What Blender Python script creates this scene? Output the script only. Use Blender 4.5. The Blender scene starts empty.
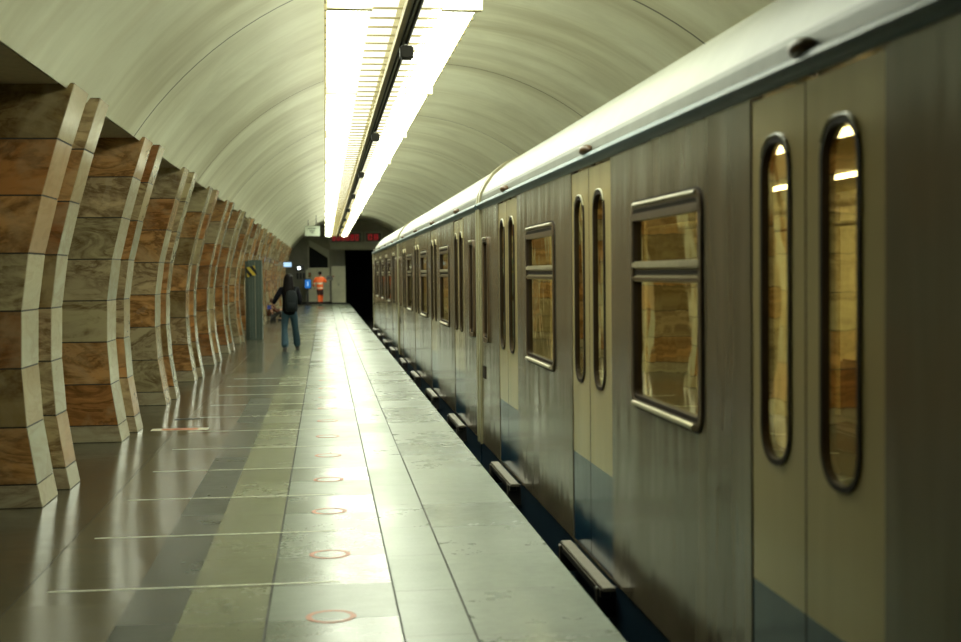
import bpy, bmesh, math, random
from mathutils import Vector, Matrix
random.seed(7)
SC = bpy.context.scene
COL = SC.collection
PI = math.pi
ORD = ['first','second','third','fourth','fifth','sixth','seventh','eighth','ninth','tenth','eleventh','twelfth','thirteenth',
       'fourteenth','fifteenth','sixteenth','seventeenth','eighteenth','nineteenth','twentieth']

# ------------------------------------------------------------------ camera (50 mm, eye height 1.65 m)
def make_camera():
    th, p, r = math.radians(6.62), math.radians(2.085), .0105
    fw = Vector((math.sin(th)*math.cos(p), math.cos(th)*math.cos(p), -math.sin(p)))
    rt = Vector((math.cos(th), -math.sin(th), 0)); up = rt.cross(fw)
    rt2 = rt*math.cos(r)-up*math.sin(r); up2 = up*math.cos(r)+rt*math.sin(r)
    cd = bpy.data.cameras.new('camera'); cam = bpy.data.objects.new('camera', cd); COL.objects.link(cam)
    m = Matrix((rt2, up2, -fw)).transposed().to_4x4(); m.translation = Vector((0, 0, 1.65))
    cam.matrix_world = m
    cd.sensor_width = 36; cd.lens = 1335/961*36; cd.clip_start = .05; cd.clip_end = 300
    cd.dof.use_dof = True; cd.dof.focus_distance = 13.0; cd.dof.aperture_fstop = 2.3
    SC.camera = cam
make_camera()

# ------------------------------------------------------------------ node materials
class NT:
    def __init__(s, name):
        s.m = bpy.data.materials.new(name); s.m.use_nodes = True
        s.t = s.m.node_tree; s.n = s.t.nodes; s.n.clear()
        s.out = s.n.new('ShaderNodeOutputMaterial')
    def node(s, typ, **kw):
        n = s.n.new('ShaderNode'+typ)
        for k, v in kw.items():
            if k in n.inputs.keys(): s.set(n.inputs[k], v)
            else: setattr(n, k, v)
        return n
    def set(s, inp, v):
        if isinstance(v, bpy.types.NodeSocket): s.t.links.new(v, inp)
        elif isinstance(v, (tuple, list)) and len(v) == 3 and inp.type == 'RGBA': inp.default_value = (*v, 1)
        else: inp.default_value = v
    def math(s, op, a, b=None, c=None):
        n = s.n.new('ShaderNodeMath'); n.operation = op
        for i, v in enumerate((a, b, c)):
            if v is not None: s.set(n.inputs[i], v)
        return n.outputs[0]
    def noise(s, vec, scale=5, detail=3, rough=.5, dist=0, dim='3D', w=None):
        n = s.n.new('ShaderNodeTexNoise'); n.noise_dimensions = dim
        if vec is not None: s.t.links.new(vec, n.inputs['Vector'])
        n.inputs['Scale'].default_value = scale; n.inputs['Detail'].default_value = detail
        n.inputs['Roughness'].default_value = rough; n.inputs['Distortion'].default_value = dist
        if w is not None: s.set(n.inputs['W'], w)
        return n.outputs['Fac']
    def mapping(s, vec, scale=(1, 1, 1), loc=(0, 0, 0)):
        n = s.n.new('ShaderNodeMapping'); s.t.links.new(vec, n.inputs['Vector'])
        n.inputs['Scale'].default_value = scale; n.inputs['Location'].default_value = loc
        return n.outputs[0]
    def pos(s): return s.n.new('ShaderNodeNewGeometry').outputs['Position']
    def obj(s): return s.n.new('ShaderNodeTexCoord').outputs['Object']
    def ramp(s, fac, stops, interp='LINEAR'):
        n = s.n.new('ShaderNodeValToRGB'); s.set(n.inputs[0], fac); r = n.color_ramp; r.interpolation = interp
        while len(r.elements) < len(stops): r.elements.new(.5)
        for e, (p, c) in zip(r.elements, stops):
            e.position = p; e.color = (*c, 1) if isinstance(c, tuple) else (c, c, c, 1)
        return n.outputs[0]
    def mix(s, fac, a, b, mode='MIX'):
        n = s.n.new('ShaderNodeMix'); n.data_type = 'RGBA'; n.blend_type = mode
        s.set(n.inputs[0], fac); s.set(n.inputs[6], a); s.set(n.inputs[7], b)
        return n.outputs[2]
    def bump(s, h, strength=.2, dist=.01):
        n = s.n.new('ShaderNodeBump'); n.inputs['Strength'].default_value = strength; n.inputs['Distance'].default_value = dist
        s.set(n.inputs['Height'], h); return n.outputs[0]
    def sep(s, v):
        n = s.n.new('ShaderNodeSeparateXYZ'); s.t.links.new(v, n.inputs[0]); return n.outputs
    def bsdf(s, color, rough=.5, metal=0, normal=None, coat=0, coat_rough=.05, spec=.5):
        n = s.n.new('ShaderNodeBsdfPrincipled')
        s.set(n.inputs['Base Color'], color); s.set(n.inputs['Roughness'], rough); s.set(n.inputs['Metallic'], metal)
        n.inputs['Coat Weight'].default_value = coat; n.inputs['Coat Roughness'].default_value = coat_rough
        n.inputs['Specular IOR Level'].default_value = spec
        if normal is not None: s.t.links.new(normal, n.inputs['Normal'])
        s.t.links.new(n.outputs[0], s.out.inputs[0]); return n

def simple(name, col, rough=.5, metal=0, var=.12, scale=12, bump=.0, coat=0, spec=.5):
    s = NT(name); v = s.noise(s.obj(), scale, 4, .6)
    c = s.mix(s.ramp(v, [(.3, 0.0), (.7, 1.0)]), tuple(x*(1-var) for x in col), tuple(min(1, x*(1+var)) for x in col))
    nb = s.bump(v, bump, .005) if bump else None
    s.bsdf(c, rough, metal, nb, coat, spec=spec); return s.m

def emit(name, col, strength):
    s = NT(name); e = s.node('Emission', Color=col, Strength=strength)
    s.t.links.new(e.outputs[0], s.out.inputs[0]); return s.m

def mat_vault():
    s = NT('vault_plaster'); P = s.pos()
    a = s.noise(s.mapping(P, (.16, 1.15, .16)), 1, 5, .55, .35)
    a2 = s.noise(s.mapping(P, (.5, 4.5, .5)), 1, 5, .65, .5)
    a = s.math('ADD', s.math('MULTIPLY', a, .87), s.math('MULTIPLY', a2, .13))
    b = s.noise(s.mapping(P, (.5, .5, .5)), 1.2, 5, .65, .6)
    c = s.ramp(a, [(.34, (.42, .395, .26)), (.48, (.58, .57, .42)), (.60, (.65, .65, .50)), (.74, (.56, .53, .38))])
    c = s.mix(s.ramp(b, [(.35, .55), (.6, 0.0)]), c, (.42, .40, .28))
    y = s.sep(P)[1]
    wob = s.math('MULTIPLY', s.noise(P, 1.1, 3), .05)
    m = s.math('MODULO', s.math('ADD', s.math('ADD', y, 25.4-13.15), wob), 6.35)
    line = s.math('LESS_THAN', m, .05)
    c = s.mix(s.math('MULTIPLY', line, .85), c, (.06, .055, .04))
    h = s.noise(s.mapping(P, (.5, 4, .5)), 1, 4)
    s.bsdf(c, .55, 0, s.bump(h, .2, .02), spec=.3); return s.m

def mat_strip(name, c1, c2, rough, pitch, off=0.0, joint=.006, grain=60, jointcol=(.03, .03, .02), rowvar=.25, warp=.25, spec=.5):
    """polished stone floor slabs laid across the platform: cross joints every `pitch` metres"""
    s = NT(name); P = s.pos(); y = s.sep(P)[1]
    yy = s.math('DIVIDE', s.math('ADD', y, 40+off), pitch)
    row = s.math('FLOOR', yy); fr = s.math('FRACT', yy)
    wn = s.n.new('ShaderNodeTexWhiteNoise'); wn.noise_dimensions = '1D'; s.t.links.new(row, wn.inputs['W'])
    g = s.noise(s.mapping(P, (1, 1, 1)), grain, 3, .7)
    big = s.noise(s.mapping(P, (1.2, 1.2, 1)), 1.3, 4, .6, .4, '4D', s.math('MULTIPLY', row, 7.3))
    t = s.math('ADD', s.math('MULTIPLY', g, .45), s.math('MULTIPLY', big, .55))
    c = s.mix(s.ramp(t, [(.35, 0.0), (.65, 1.0)]), c1, c2)
    sc = s.math('ADD', 1-rowvar/2, s.math('MULTIPLY', wn.outputs[0], rowvar))
    hs = s.n.new('ShaderNodeHueSaturation'); s.t.links.new(c, hs.inputs['Color']); s.t.links.new(sc, hs.inputs['Value'])
    jl = s.math('LESS_THAN', fr, joint/pitch)
    c = s.mix(s.math('MULTIPLY', jl, .8), hs.outputs[0], jointcol)
    r = s.math('ADD', rough, s.math('MULTIPLY', s.math('SUBTRACT', s.noise(P, 3.2, 4, .7), .5), .16))
    r = s.math('ADD', r, s.math('MULTIPLY', s.math('SUBTRACT', wn.outputs[0], .5), .10))
    hgt = s.math('ADD', s.noise(s.mapping(P, (1.3, 3.0, 1)), 1.6, 3, .55, .3, '4D', s.math('MULTIPLY', row, 3.1)), s.math('MULTIPLY', g, .015))
    n = s.bsdf(c, r, 0, s.bump(hgt, warp, .012), spec=spec); return s.m

def mat_marble(name, stops, rough, vein=(.13, .07, .03), veinamt=.6, contrast=.5):
    s = NT(name); P = s.obj()
    at = s.n.new('ShaderNodeAttribute'); at.attribute_name = 'tile'
    rnd = s.n.new('ShaderNodeObjectInfo').outputs['Random']
    tid = s.math('FRACT', s.math('ADD', at.outputs['Fac'], s.math('MULTIPLY', rnd, 7.77)))
    base = s.ramp(tid, stops, 'CONSTANT')
    w = s.math('MULTIPLY', tid, 37.0)
    n1 = s.noise(s.mapping(P, (1.0, 1.0, 2.6)), 1.5, 7, .62, 1.1, '4D', w)
    n2 = s.noise(s.mapping(P, (1.2, 1.2, 1.6)), 1.3, 5, .6, 1.0, '4D', w)
    c = s.mix(s.ramp(n1, [(.40, 0.0), (.52, veinamt), (.57, veinamt*.3), (.66, veinamt*.8), (.75, .1)]), base, vein)
    c = s.mix(s.ramp(n2, [(.38, contrast), (.55, 0.0)]), c, s.mix(.45, base, (.42, .36, .22)))
    s.bsdf(c, s.math('ADD', rough, s.math('MULTIPLY', n2, .08)), 0, s.bump(s.noise(P, 2.5, 2), .12, .01)); return s.m

def mat_train(name, col, rough=.2, warp=.5, metal=0.0, streak=.25, coat=.6):
    s = NT(name); P = s.obj()
    st = s.noise(s.mapping(P, (1, 2.6, .25)), 1.4, 3, .5, .3)
    fine = s.noise(s.mapping(P, (1, 9, .35)), 1.2, 3, .5)
    c = s.mix(s.ramp(st, [(.35, 0.0), (.68, 1.0)]), tuple(x*(1-streak) for x in col), tuple(x*(1+streak) for x in col))
    wav = s.noise(s.mapping(P, (1, 2.4, .7)), 1.1, 2, .4, .2)
    h = s.math('ADD', wav, s.math('MULTIPLY', st, .15))
    h = s.math('ADD', h, s.math('MULTIPLY', fine, .015))
    s.bsdf(c, s.math('ADD', rough-.03, s.math('MULTIPLY', fine, .06)), metal, s.bump(h, warp, .03), coat, .08, spec=.6); return s.m

def mat_glass():
    s = NT('window_glass'); P = s.obj()
    bp = s.bump(s.noise(s.mapping(P, (1, 2.0, 1.6)), 1.6, 2), .07, .02)
    g = s.n.new('ShaderNodeBsdfGlossy'); g.inputs['Color'].default_value = (1.0, .93, .60, 1); g.inputs['Roughness'].default_value = .03
    s.t.links.new(bp, g.inputs['Normal'])
    t = s.n.new('ShaderNodeBsdfTransparent'); t.inputs['Color'].default_value = (.74, .68, .42, 1)
    fr = s.n.new('ShaderNodeLayerWeight'); fr.inputs['Blend'].default_value = .35
    mx = s.n.new('ShaderNodeMixShader')
    s.t.links.new(s.math('ADD', .36, s.math('MULTIPLY', fr.outputs['Facing'], .55)), mx.inputs[0])
    s.t.links.new(t.outputs[0], mx.inputs[1]); s.t.links.new(g.outputs[0], mx.inputs[2])
    s.t.links.new(mx.outputs[0], s.out.inputs[0]); return s.m

def mat_two_stripes():
    s = NT('hazard_stripes'); P = s.obj(); X, Y, Z = s.sep(P)
    d = s.math('FRACT', s.math('MULTIPLY', s.math('ADD', X, s.math('MULTIPLY', Z, .8)), 5.2))
    c = s.mix(s.math('LESS_THAN', d, .5), (.62, .45, .04), (.012, .012, .012)); s.bsdf(c, .4); return s.m

M = dict(
    vault=mat_vault(),
    soffit=simple('soffit_paint', (.42, .35, .24), .7),
    plaster=simple('end_wall_plaster', (.22, .21, .165), .6, scale=3),
    grout=simple('dark_grout', (.03, .025, .018), .8),
    marble=mat_marble('brown_marble', [(0, (0.445, 0.196, 0.059)), (.15, (0.527, 0.274, 0.097)), (.30, (0.314, 0.133, 0.042)), (.42, (0.527, 0.392, 0.216)),
                                       (.55, (0.427, 0.360, 0.198)), (.66, (0.494, 0.259, 0.089)), (.78, (0.445, 0.361, 0.208)), (.9, (0.248, 0.173, 0.067))], .22, (.085, .04, .012), .8, .75),
    ribmarble=mat_marble('pale_rib_marble', [(0, (.46, .44, .33)), (.25, (.40, .33, .21)), (.45, (.50, .47, .34)), (.7, (.42, .28, .16)), (.85, (.38, .38, .29))], .09, (.25, .16, .08), .35),
    plinth=mat_marble('plinth_stone', [(0, (.40, .35, .23)), (.4, (.48, .40, .26)), (.7, (.36, .32, .22))], .3),
    f_dark=mat_strip('granite_by_pillars', (0.041, 0.038, 0.026), (0.079, 0.072, 0.047), .20, 1.43, .33, rowvar=.18, spec=.36),
    f_brown=mat_strip('brown_granite', (0.061, 0.057, 0.037), (0.103, 0.096, 0.063), .20, 1.43, .33, rowvar=.18, spec=.36),
    f_band=mat_strip('dark_green_band', (0.023, 0.029, 0.020), (0.038, 0.047, 0.034), .26, 2.9, joint=.0, rowvar=.05, spec=.36),
    f_olive=mat_strip('olive_stone', (0.113, 0.120, 0.067), (0.165, 0.172, 0.098), .24, .715, .1, rowvar=.22, spec=.36),
    f_green=mat_strip('green_grey_stone', (0.090, 0.112, 0.078), (0.143, 0.168, 0.124), .29, .715, .1, rowvar=.30, spec=.36),
    f_pale=mat_strip('pale_stone', (0.156, 0.196, 0.142), (0.225, 0.265, 0.208), .33, .87, .1, rowvar=.22, spec=.36),
    f_edge=mat_strip('worn_edge_stone', (0.147, 0.174, 0.130), (0.258, 0.294, 0.240), .30, .87, .13, rowvar=.18, grain=14, spec=.36),
    f_joint=simple('floor_joint', (.030, .030, .020), .7),
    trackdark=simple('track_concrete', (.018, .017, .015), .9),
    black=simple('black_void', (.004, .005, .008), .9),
    white_tape=simple('white_tape', (.60, .60, .48), .5, var=.3, scale=25),
    red_print=simple('red_sticker_print', (.42, .14, .07), .45, var=.3, scale=30),
    sticker_white=simple('sticker_white', (.62, .58, .46), .45),
    slot=simple('dark_iron', (.012, .011, .009), .5),
    body=mat_train('grey_brown_paint', (.140, .116, .080), .17, .42, coat=0, streak=.22),
    door=mat_train('beige_door_paint', (.43, .345, .175), .15, .16, streak=.08, coat=0),
    blue=mat_train('blue_paint', (.012, .046, .088), .16, .16, streak=.08, coat=0),
    skirt=simple('skirt_blue', (.010, .028, .050), .35),
    roof=simple('roof_paint', (.27, .27, .22), .45, scale=3, var=.1),
    cant=simple('cantrail_grey', (.15, .155, .13), .45, scale=4, spec=.3),
    gutter=simple('gutter_blue_grey', (.045, .085, .10), .45, 0, spec=.3),
    post=simple('corner_post_beige', (.32, .29, .17), .3),
    frame=simple('window_frame_metal', (.11, .07, .032), .4, .3),
    lip=simple('bright_window_lip', (.46, .41, .28), .42, .4),
    rubber=simple('dark_rubber', (.020, .012, .006), .7, spec=.2),
    glass=mat_glass(),
    lampbrown=simple('brown_lamp_housing', (.10, .055, .025), .35),
    step=simple('step_metal', (.19, .165, .12), .5, .2),
    steel=simple('dull_steel', (.30, .30, .26), .35, .8),
    inside=simple('car_lining', (.72, .64, .36), .5),
    infloor=simple('car_floor', (.10, .06, .03), .5),
    seat=simple('bench_vinyl', (.10, .05, .03), .45),
    rail=simple('handrail_steel', (.65, .60, .48), .18, 1.0),
    carlamp=emit('car_lamp', (1.0, .90, .58), 16.0),
    lamp=emit('fluorescent_diffuser', (.93, 1.0, .78), 6.0),
    uplight=emit('upper_diffuser_glow', (.95, 1.0, .78), 2.2),
    lampb=emit('fluorescent_diffuser_bright', (.93, 1.0, .78), 9.5),
    softlamp=emit('louvre_glow', (1.0, .98, .74), 1.1),
    reflector=simple('reflector_sheet', (.62, .56, .36), .35),
    slat=simple('slat_metal', (.16, .13, .05), .5, .1),
    tray=simple('tray_metal', (.20, .145, .05), .6),
    traydark=simple('cable_black', (.010, .009, .006), .7, spec=.2),
    cream=simple('cream_panel', (.70, .68, .52), .45, scale=2),
    beam=simple('beam_grey', (.36, .35, .27), .5, scale=2),
    ledbox=simple('display_black', (.012, .010, .010), .3),
    led=emit('red_led', (1.0, .03, .04), .15),
    lampwhite=emit('white_lamp', (.9, 1.0, 1.0), 5.0),
    bluesign=emit('blue_white_lit_sign', (.45, .70, .95), .75),
    bluepanel=emit('blue_lit_panel', (.03, .22, .65), .45),
    signwhite=simple('sign_white', (.66, .72, .60), .5),
    signtext=simple('sign_text_grey', (.18, .22, .18), .5),
    teal=simple('teal_grey_metal', (.12, .16, .14), .32, .6, scale=2),
    stripes=mat_two_stripes(),
    phone=simple('phone_grey', (.05, .05, .05), .4),
    skin=simple('skin', (.45, .24, .15), .5, var=.05),
    hairblack=simple('black_hair', (.006, .004, .004), .7, spec=.15),
    jacketblack=simple('black_jacket', (.006, .006, .010), .8, spec=.15),
    jeans=simple('blue_jeans', (.032, .078, .115), .75, scale=30),
    shoe=simple('black_shoe', (.012, .011, .012), .4),
    bag=simple('dark_backpack_cloth', (.012, .016, .019), .7, spec=.2),
    phonecase=simple('blue_phone', (.03, .05, .30), .3),
    hivis=simple('orange_hi_vis', (.80, .12, .015), .6, var=.08),
    silver=simple('silver_reflective_tape', (.75, .72, .60), .3),
    trousers=simple('dark_trousers', (.05, .018, .022), .7),
    rust=simple('reddish_brown_coat', (.09, .026, .012), .8),
    brownhair=simple('brown_hair', (.07, .03, .012), .5),
)

# ------------------------------------------------------------------ mesh helpers
class MB:
    def __init__(s): s.v = []; s.f = []; s.mi = []; s.tid = []; s.mats = []
    def mat(s, m):
        if m not in s.mats: s.mats.append(m)
        return s.mats.index(m)
    def face(s, pts, m, tid=0.0):
        i = len(s.v); s.v += [tuple(p) for p in pts]; s.f.append(tuple(range(i, i+len(pts)))); s.mi.append(s.mat(m)); s.tid.append(tid)
    def box(s, x0, x1, y0, y1, z0, z1, m, tid=0.0):
        i = len(s.v)
        s.v += [(x, y, z) for z in (z0, z1) for y in (y0, y1) for x in (x0, x1)]
        for q in ((0, 2, 3, 1), (4, 5, 7, 6), (0, 1, 5, 4), (2, 6, 7, 3), (0, 4, 6, 2), (1, 3, 7, 5)):
            s.f.append(tuple(i+k for k in q)); s.mi.append(s.mat(m)); s.tid.append(tid)
    def loft(s, loops, m, closed=True, caps=True, tid=0.0):
        n = len(loops[0]); b = len(s.v)
        for l in loops: s.v += [tuple(p) for p in l]
        for k in range(len(loops)-1):
            for i in range(n if closed else n-1):
                j = (i+1) % n
                s.f.append((b+k*n+i, b+k*n+j, b+(k+1)*n+j, b+(k+1)*n+i)); s.mi.append(s.mat(m)); s.tid.append(tid)
        if caps:
            s.f.append(tuple(b+i for i in range(n))); s.mi.append(s.mat(m)); s.tid.append(tid)
            s.f.append(tuple(b+(len(loops)-1)*n+i for i in reversed(range(n)))); s.mi.append(s.mat(m)); s.tid.append(tid)
    def tube(s, pts, r, m, n=8):
        loops = []
        for k, p in enumerate(pts):
            p = Vector(p); a = Vector(pts[max(0, k-1)]); c = Vector(pts[min(len(pts)-1, k+1)])
            d = (c-a).normalized(); u = d.orthogonal().normalized() if k == 0 else (u-d*u.dot(d)).normalized(); w = d.cross(u)
            rr = r[k] if isinstance(r, (list, tuple)) else r
            loops.append([p+(u*math.cos(t)+w*math.sin(t))*rr for t in [2*PI*i/n for i in range(n)]])
        s.loft(loops, m)
    def ball(s, c, rad, m, nu=16, nv=10, fn=None):
        loops = []
        for j in range(1, nv):
            ph = PI*j/nv
            l = []
            for i in range(nu):
                t = 2*PI*i/nu; q = Vector((math.cos(t)*math.sin(ph), math.sin(t)*math.sin(ph), math.cos(ph)))
                if fn: q = fn(q)
                l.append((c[0]+rad[0]*q[0], c[1]+rad[1]*q[1], c[2]+rad[2]*q[2]))
            loops.append(l)
        s.loft(loops, m)
    def build(s, name, parent=None, org=(0, 0, 0), smooth=False, bevel=0, fix=True):
        me = bpy.data.meshes.new(name)
        o = Vector(org)
        me.from_pydata([tuple(Vector(v)-o) for v in s.v], [], s.f)
        for m in s.mats: me.materials.append(m)
        me.polygons.foreach_set('material_index', s.mi)
        at = me.attributes.new('tile', 'FLOAT', 'FACE'); at.data.foreach_set('value', s.tid)
        bm = bmesh.new(); bm.from_mesh(me)
        bmesh.ops.remove_doubles(bm, verts=bm.verts, dist=1e-5)
        bmesh.ops.dissolve_degenerate(bm, edges=bm.edges, dist=1e-6)
        if fix: bmesh.ops.recalc_face_normals(bm, faces=bm.faces)
        if bevel:
            es = [e for e in bm.edges if len(e.link_faces) == 2 and e.calc_face_angle(0) > .6]
            bmesh.ops.bevel(bm, geom=es, offset=bevel, segments=2, affect='EDGES', clamp_overlap=True)
        bm.to_mesh(me); bm.free()
        ob = bpy.data.objects.new(name, me); COL.objects.link(ob)
        if parent: ob.parent = parent
        if smooth:
            for p in me.polygons: p.use_smooth = True
            try: me.set_sharp_from_angle(angle=math.radians(38))
            except Exception: pass
        if not parent and org != (0, 0, 0): ob.location = org
        return ob

def tag(o, label=None, cat=None, group=None, kind=None):
    if label: o['label'] = label
    if cat: o['category'] = cat
    if group: o['group'] = group
    if kind: o['kind'] = kind
    return o
def empty(name, loc, label, cat, group=None):
    o = bpy.data.objects.new(name, None); o.empty_display_size = .1; COL.objects.link(o); o.location = loc
    return tag(o, label, cat, group)
def dup(o, parent=None):
    c = o.copy(); COL.objects.link(c); c.parent = parent
    for ch in list(o.children): dup(ch, c)
    return c
def struct(mb, name, **kw): return tag(mb.build(name, **kw), kind='structure')

def rrect(y0, y1, z0, z1, r, n=6):
    """rounded rectangle in the y-z plane as (y, z) points; each corner has n+1 points"""
    P = []
    for cy, cz, a in ((y1-r, z1-r, 0), (y0+r, z1-r, PI/2), (y0+r, z0+r, PI), (y1-r, z0+r, 1.5*PI)):
        for k in range(n+1):
            t = a+PI/2*k/n; P.append((cy+r*math.cos(t), cz+r*math.sin(t)))
    return P
def rectmap(y0, y1, z0, z1, n=6):
    P = []
    for c in ((y1, z1), (y0, z1), (y0, z0), (y1, z0)): P += [c]*(n+1)
    return P

# ------------------------------------------------------------------ the setting
YB, YE = -12.0, 74.7          # back and far end of the hall
CX, CZ, RV = 1.46, .755, 3.95  # vault circle
EDGE = 1.31
def vault_z(x): return CZ+math.sqrt(RV*RV-(x-CX)**2)

mb = MB()
a0 = math.acos((-1.80-CX)/RV); a1 = -math.asin((CZ+1.15)/RV)
N = 64
ins, outs = [], []
for i in range(N+1):
    t = a0+(a1-a0)*i/N
    ins.append((CX+RV*math.cos(t), CZ+RV*math.sin(t))); outs.append((CX+(RV+.22)*math.cos(t), CZ+(RV+.22)*math.sin(t)))
prof = ins+outs[::-1]
mb.loft([[(x, y, z) for x, z in prof] for y in (YB, YE)], M['vault'])
struct(mb, 'ceiling', smooth=True)

zs = vault_z(-1.80)
mb = MB(); mb.box(-8.2, -1.86, YB, YE, zs+.03, zs+.23, M['soffit']); struct(mb, 'ceiling_side')
mb = MB(); mb.box(-8.2, -8.0, YB, YE, 0, zs+.03, M['soffit']); struct(mb, 'wall_left')

# platform floor: slab strips with recessed joints between them
mb = MB()
strips = [(-8.2, -1.59, 'f_dark'), (-1.59, -1.005, 'f_brown'), (-1.005, -.715, 'f_band'), (-.715, -.293, 'f_olive'),
          (-.293, .338, 'f_green'), (.338, .667, 'f_pale'), (.667, EDGE, 'f_edge')]
g = {'f_dark': .002, 'f_brown': .0005, 'f_band': .0005, 'f_olive': .007, 'f_green': .005, 'f_pale': .006, 'f_edge': 0}
for x0, x1, k in strips:
    mb.box(x0, x1-g[k]*2, YB, YE, -.06, 0, M[k])
mb.box(-8.2, EDGE-.02, YB, YE, -.25, -.004, M['f_joint'])
struct(mb, 'floor')
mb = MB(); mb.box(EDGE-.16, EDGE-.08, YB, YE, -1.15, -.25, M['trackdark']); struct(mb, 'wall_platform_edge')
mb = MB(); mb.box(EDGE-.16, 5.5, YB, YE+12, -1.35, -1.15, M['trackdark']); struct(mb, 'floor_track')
mb = MB(); mb.box(-8.2, 5.8, YB-.2, YB, -1.35, 4.9, M['plaster']); struct(mb, 'wall_back')

# end wall with the dark tunnel mouth
def end_wall():
    mb = MB(); y0, y1 = YE, YE+.3
    hx0, hx1, hz = .36, 4.75, 3.0
    # left block, right block, top block following the vault outline
    def slab(pts): mb.loft([[(x, y, z) for x, z in pts] for y in (y0, y1)], M['plaster'])
    top = [(CX+RV*1.03*math.cos(t), CZ+RV*1.03*math.sin(t)) for t in [PI*.02+PI*.90*i/24 for i in range(25)]]
    slab([(5.6, hz)]+[p for p in top if p[1] > hz]+[(-2.2, hz)])
    # tunnel mouth with a rounded upper left corner
    slab([(-8.2, -.02), (hx0, -.02), (hx0, 2.5)]+[(hx0+.62-.62*math.cos(t), 2.5+.5*math.sin(t)) for t in [PI/2*i/8 for i in range(1, 9)]]+[(hx0+.62, hz), (-8.2, hz)])
    slab([(hx1, -1.3), (5.6, -1.3), (5.6, hz), (hx1, hz)])
    struct(mb, 'wall_far_end')
    mb = MB()
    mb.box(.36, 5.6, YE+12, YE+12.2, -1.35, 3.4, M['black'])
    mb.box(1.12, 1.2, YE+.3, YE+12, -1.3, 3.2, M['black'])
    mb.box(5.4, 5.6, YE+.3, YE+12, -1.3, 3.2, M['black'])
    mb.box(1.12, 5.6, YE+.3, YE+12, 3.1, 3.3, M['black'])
    struct(mb, 'wall_tunnel')
    mb = MB(); mb.box(.36, 1.12, YE+.55, YE+.62, 0, 3.1, M['plaster']); struct(mb, 'wall_tunnel_recess')
    mb = MB(); mb.box(.30, 4.6, YE-.14, YE, 3.02, 3.42, M['beam'])
    mb.box(.30, 4.6, YE-.18, YE, 2.97, 3.03, M['plaster']); struct(mb, 'trim_1', bevel=.01)
    mb = MB(); mb.box(-2.0, 1.10, YE-.10, YE, 0, .12, M['slot']); struct(mb, 'baseboard_far_end')
    # dark slanted opening above the lower cream panels
    mb = MB()
    o = [(-.86, 3.18), (-.50, 3.02), (.17, 2.54), (.17, 2.0), (-.86, 2.0)]
    mb.loft([[(x, y, z) for x, z in o] for y in (YE-.03, YE-.005)], M['black'])
    struct(mb, 'window_1')
    mb = MB()
    mb.loft([[(x, y, z) for x, z in [(-.93, 3.24), (-.86, 3.24), (-.86, 1.98), (-.93, 1.98)]] for y in (YE-.12, YE)], M['beam'])
    mb.loft([[(x, y, z) for x, z in [(.17, 3.0), (.25, 3.0), (.25, 1.98), (.17, 1.98)]] for y in (YE-.12, YE)], M['beam'])
    mb.loft([[(x, y, z) for x, z in [(-.93, 2.0), (.25, 2.0), (.25, 1.90), (-.93, 1.90)]] for y in (YE-.14, YE)], M['cream'])
    mb.loft([[(x, y, z) for x, z in [(-.86, 3.55), (.17, 3.0), (.17, 2.54), (-.86, 3.22)]] for y in (YE-.10, YE)], M['beam'])
    mb.loft([[(x, y, z) for x, z in [(.25, 3.42), (.33, 3.42), (.33, 0), (.25, 0)]] for y in (YE-.10, YE)], M['plaster'])
    struct(mb, 'trim_2')
    mb = MB()
    mb.box(-1.05, .25, YE-.06, YE, .12, 1.9, M['cream']); mb.box(-.42, -.405, YE-.065, YE-.055, .12, 1.9, M['slot'])
    struct(mb, 'trim_3')
end_wall()

t = empty('service_cabinet', (.71, YE-.3, 0), 'tall cream metal cabinet with double doors beside the dark tunnel mouth', 'cabinet')
mb = MB(); mb.box(.36, 1.12, YE-.55, YE-.13, .06, 2.08, M['cream']); mb.box(.38, 1.10, YE-.52, YE-.13, 0, .06, M['slot']); mb.build('body', t, t.location)
for s_ in (0, 1):
    mb = MB(); mb.box(.375+s_*.37, .735+s_*.37, YE-.575, YE-.55, .09, 2.05, M['cream']); d = mb.build('door', t, t.location, bevel=.004)
    mb = MB(); mb.box(.70+s_*.06, .715+s_*.06, YE-.60, YE-.575, 1.0, 1.15, M['slot']); mb.build('handle', d, t.location)

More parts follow.
